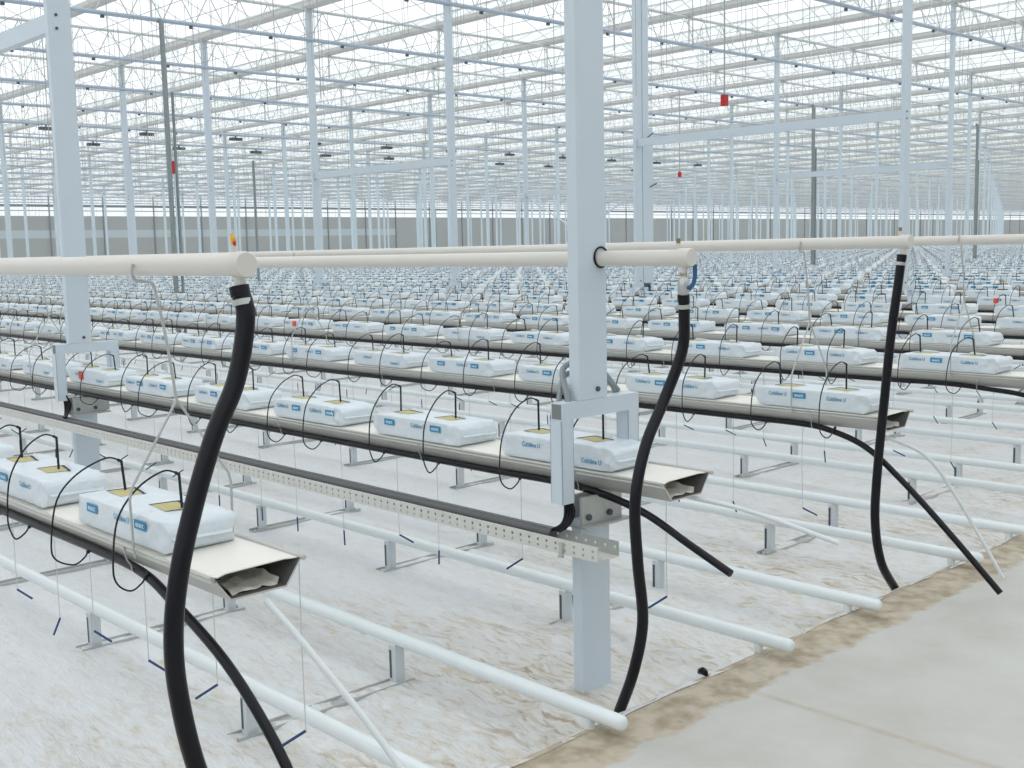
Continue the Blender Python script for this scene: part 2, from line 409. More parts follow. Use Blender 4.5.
for i in range(-3, 21):
    for j in range(-2, 22):
        x = gx(i); y = py(j)
        if y+9.6 > YW+1 or x > XR: continue
        vis = any(seen(x, y+9.6*t, 5.9, 20) for t in (0, .2, .4, .6, .8, 1))
        d = math.hypot(x-CX, y+4.8-CY); cand.append((not vis, d, i, j))
cand.sort()
rest = []
for q, (nv, d, i, j) in enumerate(cand):
    x = gx(i); y = py(j)
    if nv and d > 60: continue
    if q >= 300 or nv: rest.append((x, y)); continue
    o = empty('roof_truss', (x, y, 0))
    tag(o, 'steel lattice roof truss span, %s truss line from the path, %s span away' % (od(i+1) if i >= 0 else 'nearest overhead', od(max(1, j+1))), 'roof truss', 'lattice trusses under the glass roof')
    if d < 55:
        link('lower_chord', T_lo, o); link('upper_chord', T_up, o)
        link('web_lattice', T_dg, o)
        if d < 40: link('bolts', T_clip, o)
    else:
        bpy.data.objects.remove(o)
        o = link('roof_truss', T_far, None, (x, y, 0))
        tag(o, 'distant steel lattice roof truss span, %s truss line from the path, %s span away' % (od(max(1, i+1)), od(max(1, j+1))), 'roof truss', 'lattice trusses under the glass roof')
mb = MB()
for x, y in rest:
    mb.box(x-0.03, x+0.03, y, y+9.6, 5.565, 5.635, 0); mb.box(x-0.025, x+0.025, y, y+9.6, 6.115, 6.165, 1)
if rest:
    tag(mb.build('roof_truss', ['truss', 'truss_light']), 'remaining far steel roof trusses above the hall', 'roof truss', 'lattice trusses under the glass roof', 'stuff')
# thin screen wires in both directions under the roof (uncountable)
mb = MB(); y = 1.0
while y < 200:
    xa = max(XW, -4.6*(y+2.6)); xb = min(2.0, 2.0-0.15*(y+2.6))
    xa = max(xa, XW+0.3)
    mb.box(xa, xb, y-0.004, y+0.004, 5.66, 5.668); y += 0.8 if y < 60 else 1.6
tag(mb.build('screen_wire', 'wire'), 'thin steel screen wires strung below the roof trusses', 'screen wires', None, 'stuff')
mb = MB()
for i in range(2400):     # short hanging strings and rods below the roof
    y = random.uniform(5, 60); x = -random.uniform(0.3, 2.9)*(y+2.6)*1.0+CX
    if x < XW or x > 0: continue
    mb.tube([(x, y, 6.1), (x, y, random.choice((4.9, 5.2, 5.3, 3.5)))], 0.0045, 3, 0, False)
tag(mb.build('hanging_wire', 'wire'), 'thin wires hanging down among the roof trusses', 'hanging wires', None, 'stuff')

# ------------------------------------------------------------------ posts with portal frames
def post_parts(holed=True):
    out = []
    # column upper: box section, y width 0.175, x depth 0.05
    h0, h1 = 1.056, 6.2
    out.append(('column', MB().box(-0.047, 0, -0.072, 0.072, h0, h1).mesh('column', ['post'])))
    fr = MB().box(-0.056, 0.0, -0.160, 0.245, 0.995, 1.055)
    out.append(('crossbar', fr.mesh('crossbar', ['post'])))
    def leg(y0, y1, z0):
        m_ = MB(); t = 0.004
        m_.box(-0.056, 0.0, y0, y0+t, z0, 0.995).box(-0.056, 0.0, y1-t, y1, z0, 0.995)
        m_.box(-0.056, -0.056+t, y0, y1, z0, 0.995).box(-t, 0.0, y0, y1, z0, 0.995)
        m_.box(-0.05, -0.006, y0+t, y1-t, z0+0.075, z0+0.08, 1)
        return m_.mesh('leg', ['post', 'inside'])
    out.append(('leg', leg(-0.165, -0.105, 0.70)))
    out.append(('leg', leg(0.185, 0.245, 0.70)))
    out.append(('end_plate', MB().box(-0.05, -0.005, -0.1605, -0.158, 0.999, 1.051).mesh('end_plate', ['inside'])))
    # lower column and its bracket
    out.append(('base_column', MB().box(-0.045, 0, -0.074, 0.074, -0.04, 0.63).mesh('base_column', ['post'])))
    br = MB().box(0.0, 0.012, -0.08, 0.13, 0.61, 0.712).box(-0.060, -0.048, -0.10, 0.18, 0.61, 0.712).box(-0.060, 0.04, -0.09, 0.15, 0.604, 0.612)
    for y in (-0.05, 0.06): br.tube([(0.012, y, 0.64), (0.022, y, 0.64)], 0.012, 6, 1)
    out.append(('bracket', br.mesh('bracket', ['galv', 'bolt'])))
    bo = MB()
    for z in (1.09, 2.98, 3.06): bo.tube([(0.0, 0.02 if z < 2 else -0.02, z), (0.008, 0.02 if z < 2 else -0.02, z)], 0.009, 8)
    out.append(('bolts', bo.mesh('bolts', ['bolt'])))
    return out
PP = post_parts()
pf = MB().box(-0.047, 0, -0.072, 0.072, 1.056, 6.2).box(-0.056, 0, -0.16, 0.275, 0.995, 1.055).box(-0.056, 0, -0.165, -0.105, 0.70, 0.995).box(-0.056, 0, 0.215, 0.275, 0.70, 0.995).box(-0.045, 0, -0.074, 0.074, -0.03, 0.70)
P_far = pf.mesh('steel_post', ['post_far'])
cand = []
for i in range(0, 20):
    for j in range(0, 21):
        x = gx(i); y = py(j)
        if j == 0: x = -0.44 if i == 0 else -4.80-4.03*(i-1)
        if not seen(x, y, 1.6, 150): continue
        cand.append((math.hypot(x-CX, y-CY), i, j, x, y))
cand.sort(); rest = []
for q, (d, i, j, x, y) in enumerate(cand):
    if q >= 300: rest.append((x, y)); continue
    lab = 'white steel post %s row back, %s post from the path' % (('in the front post row' if j == 0 else 'in the %s' % od(j+1)), od(i+1))
    lab = lab.replace('in the front post row row back', 'in the front row of posts')
    if d < 34:
        o = empty('steel_post', (x, y, 0))
        for nm, me in PP: link(nm, me, o)
        if i == 0 and j == 0:
            lab = 'big white steel post nearest the camera, cut and carried on a portal frame'
            rg = MB(); pts = [(0.003, 0.045+0.035*math.cos(a*PI/12), 1.552+0.035*math.sin(a*PI/12)) for a in range(25)]
            rg.tube(pts, 0.0035, 6, cap=False); rg.build('hole_rim', 'black', o)
            cb = MB()
            cb.tube([(-0.03, -0.10, 0.99), (-0.03, -0.10, 1.06), (-0.10, -0.05, 1.16), (-0.10, 0.06, 1.18), (-0.09, 0.13, 1.15), (-0.06, 0.20, 1.06)], 0.011, 8, smooth=5)
            cb.tube([(-0.055, -0.12, 1.0), (-0.07, -0.10, 1.08), (-0.10, -0.03, 1.14), (-0.09, 0.10, 1.14), (-0.07, 0.17, 1.09), (-0.06, 0.19, 1.04)], 0.009, 8, smooth=5)
            cb.build('conduit', 'galv_dark', o, True)
            cc = MB()
            for a in range(4): cc.tube([(-0.03+a*0.004, -0.13, 0.74), (-0.026+a*0.008, -0.125+0.006*a, 0.67), (-0.03+a*0.010, -0.14, 0.625), (-0.07+0.012*a, -0.15, 0.60)], 0.0055, 6, smooth=4)
            cc.build('cable_bundle', 'black', o, True)
        if i == 1 and j == 0:
            lab = 'big white steel post at the left side with a beam bolted near its top'
            cc = MB()
            for a in range(4): cc.tube([(-0.03+a*0.006, -0.13, 0.76), (-0.02+a*0.010, -0.12+0.008*a, 0.68), (0.0+a*0.012, -0.13, 0.62), (0.02+0.012*a, -0.15, 0.60)], 0.006, 6, smooth=4)
            cc.build('cable_bundle', 'black', o, True)
        if i == 2 and j == 1:
            MB().box(-0.055, 0.0, 0.088, 0.22, -0.02, 6.2).build('downpipe_casing', 'post', o)
            ob = MB().box(-0.05, 0.0, 0.22, 0.31, -0.02, 3.25).build('lower_casing', 'post', o)
            rd = MB().tube([(0.0, 0.10, 3.06), (0.10, 0.20, 3.17)], 0.010, 6).tube([(0.0, 0.24, 2.42), (0.07, 0.31, 2.47)], 0.010, 6); rd.build('stay_rod', 'bolt', o)
            lab = 'double-width white steel post just right of the nearest big post'
        if i == 1 and j == 1:
            lab = 'slim white steel post right of centre, standing behind the third black hose'
    else:
        o = link('steel_post', P_far, None, (x, y, 0))
    tag(o, lab, 'post', 'white steel posts' )
mb = MB()
for x, y in rest: mb.box(x-0.05, x, y-0.088, y+0.088, 0, 6.2)
if rest: tag(mb.build('steel_post', 'post_far'), 'farthest white steel posts crowding at the end of the hall', 'post', None, 'stuff')
# portal beams between posts
def beam(x0, x1, y, z, lab, cross=True):
    o = MB().box(x0, x1, y-0.03, y+0.03, z-0.055, z+0.055).build('portal_beam', 'post'); tag(o, lab, 'beam', 'pale portal beams')
beam(-8.83, -4.86, py(0), 3.03, 'pale blue-white beam reaching left from the top of the left post')
beam(gx(2), gx(1)-0.06, py(1), 3.03, 'pale beam between the double post and the slim post right of centre')
beam(gx(4), gx(3)-0.06, py(1), 3.06, 'pale beam between the third and fourth posts left of the big post')
beam(gx(3), gx(2)-0.06, py(2), 3.06, 'pale beam in the third post row, right of the big post')
beam(gx(5), gx(4)-0.06, py(2), 3.06, 'pale beam in the third post row, left of the big post')
for (a, b, j, lab) in ((gx(5), gx(4), 2, 'crossed white braces below the beam left of the big post'), (gx(3), gx(2), 4, 'crossed white braces right of the double post'), (gx(2), gx(1), 4, 'crossed white braces between slim posts right of centre')):
    mb = MB().tube([(a, py(j), 0.9), (b, py(j), 3.0)], 0.025, 6).tube([(a, py(j), 3.0), (b, py(j), 0.9)], 0.025, 6)
    tag(mb.build('cross_brace', 'post'), lab, 'brace', 'crossed white braces')

# ------------------------------------------------------------------ grow gutters
def gutter_meshes(x0, x1):
    t = 0.004
    ch = MB()
    out = [(-0.130, 0.0), (-0.082, -0.068), (0.082, -0.068), (0.130, 0.0)]
    inn = [(0.125, 0.0), (0.079, -0.063), (-0.079, -0.063), (-0.125, 0.0)]
    prof = out+inn
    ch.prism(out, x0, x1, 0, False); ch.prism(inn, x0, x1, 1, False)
    # end rims
    n = len(ch.v)
    for x in (x1,):
        for i in range(3):
            a, b = out[i], out[i+1]; c, d = inn[3-i], inn[2-i]
            ch.quad((x, *a), (x, *b), (x, *d), (x, *c), 0)
    ch.tube([(x0, -0.131, 0.0), (x1, -0.131, 0.0)], 0.005, 6, 0)
    ch.tube([(x0, 0.131, 0.002), (x1+0.012, 0.131, 0.002)], 0.007, 8, 0)
    # stiffening lip half way down the near face
    ch.prism([(-0.132, -0.014), (-0.121, -0.016), (-0.119, -0.008), (-0.128, -0.006)], x0, x1, 0)
    # white foil rest lying in the end of the channel
    lin = MB(); nn_ = 22
    def zz(x, y): return -0.062+0.008*(0.5+noise.noise(Vector((x*26, y*30, 1))))+(0.016 if abs(y) > 0.066 else 0)
    def xx(k, y): return x1-0.02-0.010*k-(0.012*noise.noise(Vector((y*60, 0, 4))) if k == 0 else 0)
    for k in range(nn_):
        for q in range(15):
            ya = -0.075+0.010*q; yb = ya+0.010
            a_, b_, c_, d_ = xx(k+1, ya), xx(k, ya), xx(k, yb), xx(k+1, yb)
            lin.quad((a_, ya, zz(a_, ya)), (b_, ya, zz(b_, ya)), (c_, yb, zz(c_, yb)), (d_, yb, zz(d_, yb)))
    # cover: nearly flat, with a small crease near the front side
    cv = MB()
    top = [(-0.127, 0.001), (-0.108, -0.004), (-0.085, 0.002), (0.085, 0.005), (0.108, 0.002), (0.125, 0.001)]
    bot = [(y, z-0.003) for y, z in reversed(top)]
    cv.prism(top+bot, x0, x1-0.012)
    return ch.mesh('channel', ['gutter', 'gutter_shade']), cv.mesh('cover', ['cover']), lin.mesh('foil_lining', ['cover'], True)
GX1 = -0.115
GEND = {-1: -0.125, 0: -0.005, 1: -0.08}
G_low = MB().prism([(-0.130, 0.002), (-0.082, -0.068), (0.082, -0.068), (0.130, 0.002)], XW+2, GX1).mesh('growing_gutter', ['gutter'])
G_ch, G_cv, G_li = gutter_meshes(XW+2, GX1)
for k in range(-1, 124):
    y = rowy(k)
    if k < 40:
        o = empty('growing_gutter', (GEND.get(k, -0.07), y-0.008, gz(k)))
        link('channel', G_ch, o); link('cover', G_cv, o)
        if k < 6: link('foil_lining', G_li, o)
    else:
        o = link('growing_gutter', G_low, None, (-0.07, y-0.008, gz(k)))
    nm = {-1: 'raised metal growing gutter at the very front, with a dark open end', 0: 'raised metal growing gutter that passes through the big post frame',
          1: 'raised metal growing gutter behind the big post, its open end by the right-hand hose'}.get(k)
    tag(o, nm or ('raised metal growing gutter, %s row counted from the camera' % od(k+2) if k < 98 else 'raised metal growing gutter among the farthest rows at the hall end'), 'gutter', 'raised growing gutters' if k < 98 else 'farthest raised growing gutters')
# support stands under gutters
st = MB().box(-0.02, 0.02, -0.02, 0.02, -0.02, 0.70, 0).box(-0.03, 0.03, -0.06, 0.06, 0.695, 0.712, 0)
# ------------------------------------------------------------------ slabs
def rrect(w, h, r, ns):        # rounded box section, (y, z) points round the outline, bottom at z = 0
    pts = []; r = min(r, h*0.48, w*0.48)
    def arc(cy, cz, a0):
        for q in range(4): a = a0+PI/2*q/3; pts.append((cy+r*math.cos(a), cz+r*math.sin(a)))
    def side(p0, p1, n):
        for q in range(1, n): t = q/n; pts.append((p0[0]+(p1[0]-p0[0])*t, p0[1]+(p1[1]-p0[1])*t))
    hw = w/2
    arc(hw-r, h-r, 0); side((hw-r, h), (-hw+r, h), ns)
    arc(-hw+r, h-r, PI/2); side((-hw, h-r), (-hw, r*0.6), ns)
    r0 = r; r = r*0.6
    arc(-hw+r, r, PI); side((-hw+r, 0), (hw-r, 0), 2)
    arc(hw-r, r, PI*1.5); side((hw, r), (hw, h-r0), ns)
    return pts
def slab_shape(L=0.61, W=0.205, H=0.088, seed=1, detail=True):
    mb = MB()
    def ring(t):
        x = -L*(1-t)
        e0 = min(1, t/0.12); e1 = min(1, (1-t)/0.045)
        s0 = math.sin(e0*PI/2)**0.75; s1 = math.sin(e1*PI/2)**0.8
        h = H*(0.22+0.78*s0)*(0.55+0.45*s1); w = W*(0.72+0.28*s0)*(0.93+0.07*s1)
        lift = H*0.58*(1-s0)+H*0.20*(1-s1)
        out = []
        pr = rrect(w, h, 0.0065, 6) if detail else [(w/2, 0), (w/2*0.97, h*0.9), (w/2*0.86, h), (-w/2*0.86, h), (-w/2*0.97, h*0.9), (-w/2, 0)]
        n0 = max(0, 1-(t/0.26)); n1 = max(0, 1-((1-t)/0.30))
        for (y, z) in pr:
            zz = z+lift*(1 if z > h*0.3 else 0.85)
            xx = x
            if detail:
                cr = 0.9*n0**1.2+1.0*n1**1.0
                f1 = 1-2*abs(noise.noise(Vector((x*13+seed*7, y*9+z*14, zz*26+y*6))))
                f2 = noise.noise(Vector((x*30+seed*3, y*24, zz*34)))
                top = 1.0 if z > h*0.92 else 0.0
                d = 0.0010*f2+cr*(0.0095*(f1-0.5)+0.005*f2)
                y = y+(d if y > 0 else -d)*(1-top*0.6)*(0.35 if abs(y) < w*0.44 else 1)
                if z > h*0.15: zz += d*(0.8 if top else 0.3)-0.004*cr*top
                xx = x+cr*0.006*f2
            out.append((xx, y, max(0.0, zz)))
        return out
    if detail: ts = [0, .008, .02, .035, .055, .08, .105, .13]+[.13+.52*k/16 for k in range(1, 17)]+[.65+.30*k/16 for k in range(1, 17)]+[.96, .968, .976, .984, .992, 1.0]
    else: ts = [0, .03, .13, .955, 1.0]
    rows = [ring(t) for t in ts]
    for r in rows: mb.v += r
    n = len(rows[0])
    for i in range(len(rows)-1):
        for k in range(n):
            a = i*n+k; b = i*n+(k+1) % n
            mb.f.append((a, b, b+n, a+n)); mb.m.append(0)
    mb.f.append(tuple(reversed(range(n)))); mb.m.append(0)
    e = (len(rows)-1)*n; mb.f.append(tuple(e+k for k in range(n))); mb.m.append(0)
    if detail:      # welded seam fin across the path end
        mb.v += [(0.0, -W*0.44, H*0.50), (0.0, W*0.44, H*0.46), (0.012, W*0.40, H*0.40), (0.013, -W*0.42, H*0.44)]
        q = len(mb.v); mb.f.append((q-4, q-3, q-2, q-1)); mb.m.append(0)
    return mb
BAGS = [slab_shape(seed=s).mesh('bag', ['bag'], True) for s in (1, 2, 3, 4)]
SL, SW, SH = 0.61, 0.205, 0.088
def hole_mesh(cx, s=1):
    mb = MB(); w, d = 0.062, 0.050; z = SH+0.0006
    # rockwool block visible in the cut, with dark strips along its side and back and lifted film flaps around it
    pts = [(-w, -d*0.55), (w*0.8, -d*0.75), (w, d*0.6), (-w*0.7, d)]
    mb.quad(*[(cx+a, b, z+0.0004) for a, b in pts], m=0)
    mb.quad((cx-w*1.05, -d*0.6, z+0.001), (cx-w*0.9, -d*0.62, z+0.001), (cx-w*0.62, d*1.0, z+0.001), (cx-w*0.8, d*1.02, z+0.001), 1)
    mb.quad((cx-w*0.8, d*0.9, z+0.001), (cx+w*1.1, d*0.5, z+0.001), (cx+w*1.15, d*0.64, z+0.001), (cx-w*0.7, d*1.16, z+0.001), 1)
    return mb
def flap_mesh(cx):
    mb = MB(); w, d = 0.062, 0.050; z = SH+0.0006
    mb.v += [(cx-w*0.8, d*1.1, z), (cx+w*1.15, d*0.62, z), (cx+w*0.9, d*0.80, z+0.009), (cx-w*0.6, d*1.25, z+0.011)]
    n = len(mb.v); mb.f.append((n-4, n-3, n-2, n-1)); mb.m.append(0)
    return mb
FLAPS = [flap_mesh(c).mesh('film_flap', ['bag_far']) for c in (-0.465, -0.185)]
HOLES = [hole_mesh(-0.465).mesh('planting_hole', ['wool', 'dark_strip']), hole_mesh(-0.185).mesh('planting_hole', ['wool', 'dark_strip'])]
def text_mesh(s, size):
    c = bpy.data.curves.new('t', 'FONT'); c.body = s; c.size = size; c.resolution_u = 2; c.align_x = 'LEFT'; c.offset = size*0.018
    o = bpy.data.objects.new('t', c); COL.objects.link(o)
    bpy.context.view_layer.update()
    me = bpy.data.meshes.new_from_object(o.evaluated_get(bpy.context.evaluated_depsgraph_get()))
    bpy.data.objects.remove(o); return me
def on_front(me, x, z, y, mk, name, lean=0.0):
    if mk == 'ink': me.transform(Matrix.Diagonal((0.86, 1, 1, 1)))
    me.transform(Matrix(((1, 0, 0, x), (0, lean, -1, y), (0, 1, 0, z), (0, 0, 0, 1))))
    me.materials.clear(); me.materials.append(M[mk]); me.name = name; return me
FY = -SW/2-0.0032
def name_mesh(x, z): return on_front(text_mesh('Cultilène U', 0.0245), x, z, FY, 'ink', 'printed_name')
def badge_meshes(x, z):
    b = MB(); w, h = 0.070, 0.026
    b.quad((x, FY, z-0.006), (x+w, FY, z-0.006), (x+w, FY, z-0.006+h), (x, FY, z-0.006+h))
    return b.mesh('printed_badge', ['badge']), on_front(text_mesh('exact', 0.0215), x+0.010, z+0.001, FY-0.0005, 'white_ink', 'badge_lettering')
# layouts measured on the bags: positions are from the path end of the bag
def layout(v):
    if v == 0: return [('b', -0.495, 0.052), ('n', -0.315, 0.052), ('b', -0.187, 0.052)]
    if v == 1: return [('n', -0.460, 0.048), ('n', -0.155, 0.022)]
    if v == 2: return [('n', -0.512, 0.052), ('b', -0.382, 0.052), ('n', -0.205, 0.048)]
    return [('n', -0.535, 0.050), ('b', -0.405, 0.050), ('n', -0.255, 0.050), ('b', -0.125, 0.050)]
PR = {}
for v in range(4):
    L_ = []
    for kd, x, z in layout(v):
        if kd == 'n': L_.append(('printed_name', name_mesh(x, z), None))
        else:
            a, b = badge_meshes(x, z); L_.append(('printed_badge', a, b))
    PR[v] = L_
# a lighter bag with everything in one mesh for copies too small to show their parts
def small_slab(v, low=False):
    mb = slab_shape(detail=False)
    z = SH+0.001
    for cx in (-0.465, -0.185):
        mb.quad((cx-.06, -.04, z), (cx+.06, -.045, z), (cx+.06, .03, z), (cx-.05, .045, z), 1)
        mb.quad((cx-.07, .035, z+.001), (cx+.075, .022, z+.001), (cx+.075, .040, z+.012), (cx-.06, .055, z+.012), 2)
    for kd, x, zz in layout(v):
        if kd == 'n':
            for q in range(5): mb.quad((x+q*0.026, FY, zz+0.002), (x+q*0.026+0.014, FY, zz+0.002), (x+q*0.026+0.014, FY, zz+0.015), (x+q*0.026, FY, zz+0.015), 3)
        else: mb.quad((x, FY, zz-.006), (x+.07, FY, zz-.006), (x+.07, FY, zz+.02), (x, FY, zz+.02), 4)
    return mb
SMALL = [small_slab(v) for v in range(4)]
SMATS = ['bag_far', 'wool', 'dark_strip', 'ink', 'badge']
SMALLM = [s.mesh('grow_bag', SMATS) for s in SMALL]
XE = {-1: -0.50, 0: -0.35, 1: -0.27}
def xend(k):
    if k in XE: return XE[k]
    return -0.27-0.15*((k*7) % 5)/5
slabs = []
for k in range(-1, 124):
    n = 0
    while True:
        x = xend(k)-0.82*n; n += 1
        if x-SL < XW+3: break
        if not seen(x-SL/2, rowy(k), 0.85, 130): continue
        slabs.append((math.hypot(x-SL/2-CX, rowy(k)-CY), k, n, x))
slabs.sort()
VAR = {(0, 1): 1, (0, 2): 0, (0, 3): 3, (-1, 1): 0, (-1, 2): 2, (1, 1): 2, (1, 2): 2, (2, 1): 2}
far = []
rs = random.Random(3)
sl_lab = {(-1, 1): 'white grow bag nearest the open dark end of the front gutter',
          (0, 1): 'white grow bag inside the big post frame, by the gutter end',
          (1, 1): 'white grow bag by the gutter end next to the straight right-hand hose'}
gname = {-1: 'front', 0: 'second', 1: 'third', 2: 'fourth', 3: 'fifth', 4: 'sixth', 5: 'seventh', 6: 'eighth', 7: 'ninth', 8: 'tenth'}
for q, (d, k, n, x) in enumerate(slabs):
    v = VAR.get((k, n), rs.choice((0, 2, 3, 2, 1)))
    jy = rs.uniform(-0.008, 0.008); jr = rs.uniform(-0.02, 0.02); jx = rs.uniform(-0.012, 0.012)
    if (k, n) in VAR: jx = jr = jy = 0
    y = rowy(k)-0.018+jy; zz = gz(k)+0.0045
    if q >= 300: far.append((k, n, x, y, v)); continue
    sticker = ''
    if q < 75:
        o = empty('grow_bag', (x+jx, y, zz)); o.rotation_euler.z = jr
        link('bag', BAGS[q % 4], o)
        for h, fl_ in zip(HOLES, FLAPS): link('film_flap', fl_, link('planting_hole', h, o))
        for nm, me, sub in PR[v]:
            p = link(nm, me, o)
            if sub: link('badge_lettering', sub, p)
    else:
        o = link('grow_bag', SMALLM[v], None, (x+jx, y, zz)); o.rotation_euler.z = jr
    if (k, n) in ((0, 6), (2, 9), (6, 4)):
        s_ = MB().box(-0.40, -0.34, FY-0.002, FY+0.001, 0.025, 0.075).build('orange_sticker', 'orange', o); sticker = ' with an orange sticker'
        s_['label'] = 'orange square sticker'
    tag(o, sl_lab.get((k, n)) or 'white grow bag%s, %s from the path end of the %s gutter' % (sticker, od(n), gname.get(k, od(k+2))), 'grow bag', 'white grow bags on the gutters')
mb = MB()
for k, n, x, y, v in far:
    b = len(mb.v); S = SMALL[v]
    d = math.hypot(x-CX, y-CY)
    if d > 45:   # plain low bags far off
        zz = gz(k)+0.004
        mb.box(x-SL+0.02, x-0.06, y-0.1, y+0.1, zz, zz+SH, 0)
        if v != 1: mb.quad((x-.42, y-.102, zz+.045), (x-.32, y-.102, zz+.045), (x-.32, y-.102, zz+.07), (x-.42, y-.102, zz+.07), 4)
        mb.quad((x-.50, y+.05, zz+SH+.001), (x-.38, y+.05, zz+SH+.001), (x-.38, y+.055, zz+SH+.012), (x-.50, y+.055, zz+SH+.012), 2)
        continue
    mb.v += [(a+x, c+y, e+gz(k)+0.0045) for a, c, e in S.v]
    mb.f += [tuple(b+i for i in fc) for fc in S.f]; mb.m += S.m
tag(mb.build('grow_bag', SMATS), 'sea of white grow bags filling the gutters far behind', 'grow bag', 'white grow bags on the gutters', 'stuff')

# ------------------------------------------------------------------ drip tubes: peg in the slab, thin tube looping to the supply hose
def drip(v=0):
    a = [0.0, 0.022, -0.022, 0.012][v]; w = [1.0, 0.9, 1.08, 1.0][v]; h = [0.0, 0.012, -0.008, 0.02][v]
    t = SH+0.098+h
    peg = MB().tube([(0.004, 0, SH-0.006), (a*0.4, -0.002, t)], 0.0042, 6).tube([(a*0.4, -0.002, t-0.003), (a*0.4-0.004, -0.012, t+0.004)], 0.0046, 6)
    tb = MB().tube([(a*0.4-0.002, -0.006, t+0.002), (-0.012+a*0.6, -0.045, t+0.010), (-0.026+a, -0.115*w, t-0.030), (-0.036+a, -0.170*w, SH-0.01), (-0.036+a*1.3, -0.190*w, -0.045), (-0.028+a*1.3, -0.185*w, -0.095), (-0.014+a*1.2, -0.155, -0.118), (-0.002+a, -0.128, -0.100), (0.0+a, -0.116, -0.082)], 0.0028, 6, smooth=5)
    em = MB().tube([(a, -0.118, -0.086), (a+0.002, -0.106, -0.072)], 0.006, 6)
    return peg, tb, em
DR = [drip(v) for v in range(4)]
DRM = [(p.mesh('peg', ['black_pe'], True), t.mesh('tube', ['black_pe'], True), e.mesh('emitter', ['black_pe'])) for p, t, e in DR]
def merged(p):
    m = MB()
    for s in p:
        b = len(m.v); m.v += s.v; m.f += [tuple(b+i for i in fc) for fc in s.f]; m.m += s.m
    return m
DRS = [merged(p).mesh('drip_tube', ['black_pe']) for p in DR]
FARD = [(0.0, 0, SH-0.01), (0, 0, SH+0.1), (-0.022, -0.12, SH+0.07), (-0.036, -0.19, -0.05), (-0.02, -0.165, -0.12), (0, -0.118, -0.08)]
dl = []
for (d, k, n, x) in slabs:
    for h, cx in enumerate((-0.515, -0.165)):
        dl.append((d, k, n, h, x+cx, rowy(k)))
fard = MB()
rs = random.Random(5)
for q, (d, k, n, h, x, y) in enumerate(dl):
    v = rs.randrange(4); jx = rs.uniform(-0.02, 0.03)
    y = y-0.003
    if q < 300:
        if q < 110:
            o = empty('drip_tube', (x+jx, y, gz(k)+0.0045))
            for nm, me in zip(('peg', 'tube', 'emitter'), DRM[v]): link(nm, me, o)
        else: o = link('drip_tube', DRS[v], None, (x+jx, y, gz(k)+0.0045))
        tag(o, 'black drip tube looping to the %s hole, slab %s of the %s gutter' % ('right' if h else 'left', od(n), gname.get(k, od(k+2))), 'drip tube', 'black drip tubes looping over the slabs')
    elif d < 75:
        r0 = 0.0028 if d < 25 else 0.0036
        fard.tube([(a+x+jx, b+y, c+gz(k)) for a, b, c in FARD] if d > 25 else [(a+x+jx, b+y, c+gz(k)) for a, b, c in
                  [(0, 0, SH-.01), (0, 0, SH+.1), (-.012, -.045, SH+.106), (-.026, -.12, SH+.06), (-.036, -.18, -.03), (-.03, -.185, -.095), (-.014, -.155, -.118), (0, -.118, -.08)]], r0, 3, 0, False)
tag(fard.build('drip_tube', 'black_pe'), 'countless black drip tubes over the distant slabs', 'drip tube', 'black drip tubes looping over the slabs', 'stuff')

# ------------------------------------------------------------------ black supply hoses under the gutters' near side
HY, HD = -0.106, -0.069
def supply(k, tail, lab, r=0.0135):
    y = rowy(k)+HY; HZ = gz(k)+HD
    tl = spline([Vector(q) for q in [(-1.4, y, HZ), (-1.0, y, HZ)]+tail], 6)
    o = MB().tube([Vector((XW+3, y, HZ))]+tl, r, 10).build('supply_hose', 'black', None, True)
    tag(o, lab, 'hose', 'black supply hoses along the gutters')
    return o
y0 = rowy(-1)+HY
supply(-1, [(-0.70, y0, 0.722), (-0.50, y0-.005, 0.675), (-0.25, y0, 0.575), (-0.06, y0+.01, 0.43), (0.06, y0+.02, 0.28), (0.15, y0+.03, 0.15), (0.22, y0+.03, 0.06)], 'black supply hose drooping from the front gutter past the open end')
y0 = rowy(0)+HY
supply(0, [(-0.62, y0, 0.728), (-0.40, y0-.002, 0.712), (-0.21, y0-.004, 0.672), (-0.03, y0-.006, 0.60), (0.14, y0-.01, 0.535)], 'black supply hose ending in mid-air beside the big post gutter')
y0 = rowy(1)+HY
supply(1, [(-0.62, y0, 0.752), (-0.46, y0, 0.735), (-0.28, y0, 0.675), (-0.10, y0, 0.54), (0.11, y0, 0.35), (0.325, y0+.01, 0.135)], 'black supply hose dropping from the third gutter to the path')
y0 = rowy(2)+HY
supply(2, [(-0.7, y0, 0.778), (-0.45, y0, 0.765), (-0.2, y0, 0.735), (0.1, y0, 0.62), (0.4, y0, 0.42)], 'black supply hose leaving the fourth gutter at the right edge')
farh = MB()
sh = MB().tube([(XW+3, 0, 0), (-0.35, 0, 0)], 0.0135, 6).mesh('supply_hose', ['black'])
for k in range(3, 60):
    tag(link('supply_hose', sh, None, (0, rowy(k)+HY, gz(k)+HD)), 'black supply hose under the near edge of the %s gutter' % od(k+2), 'hose', 'black supply hoses along the gutters')
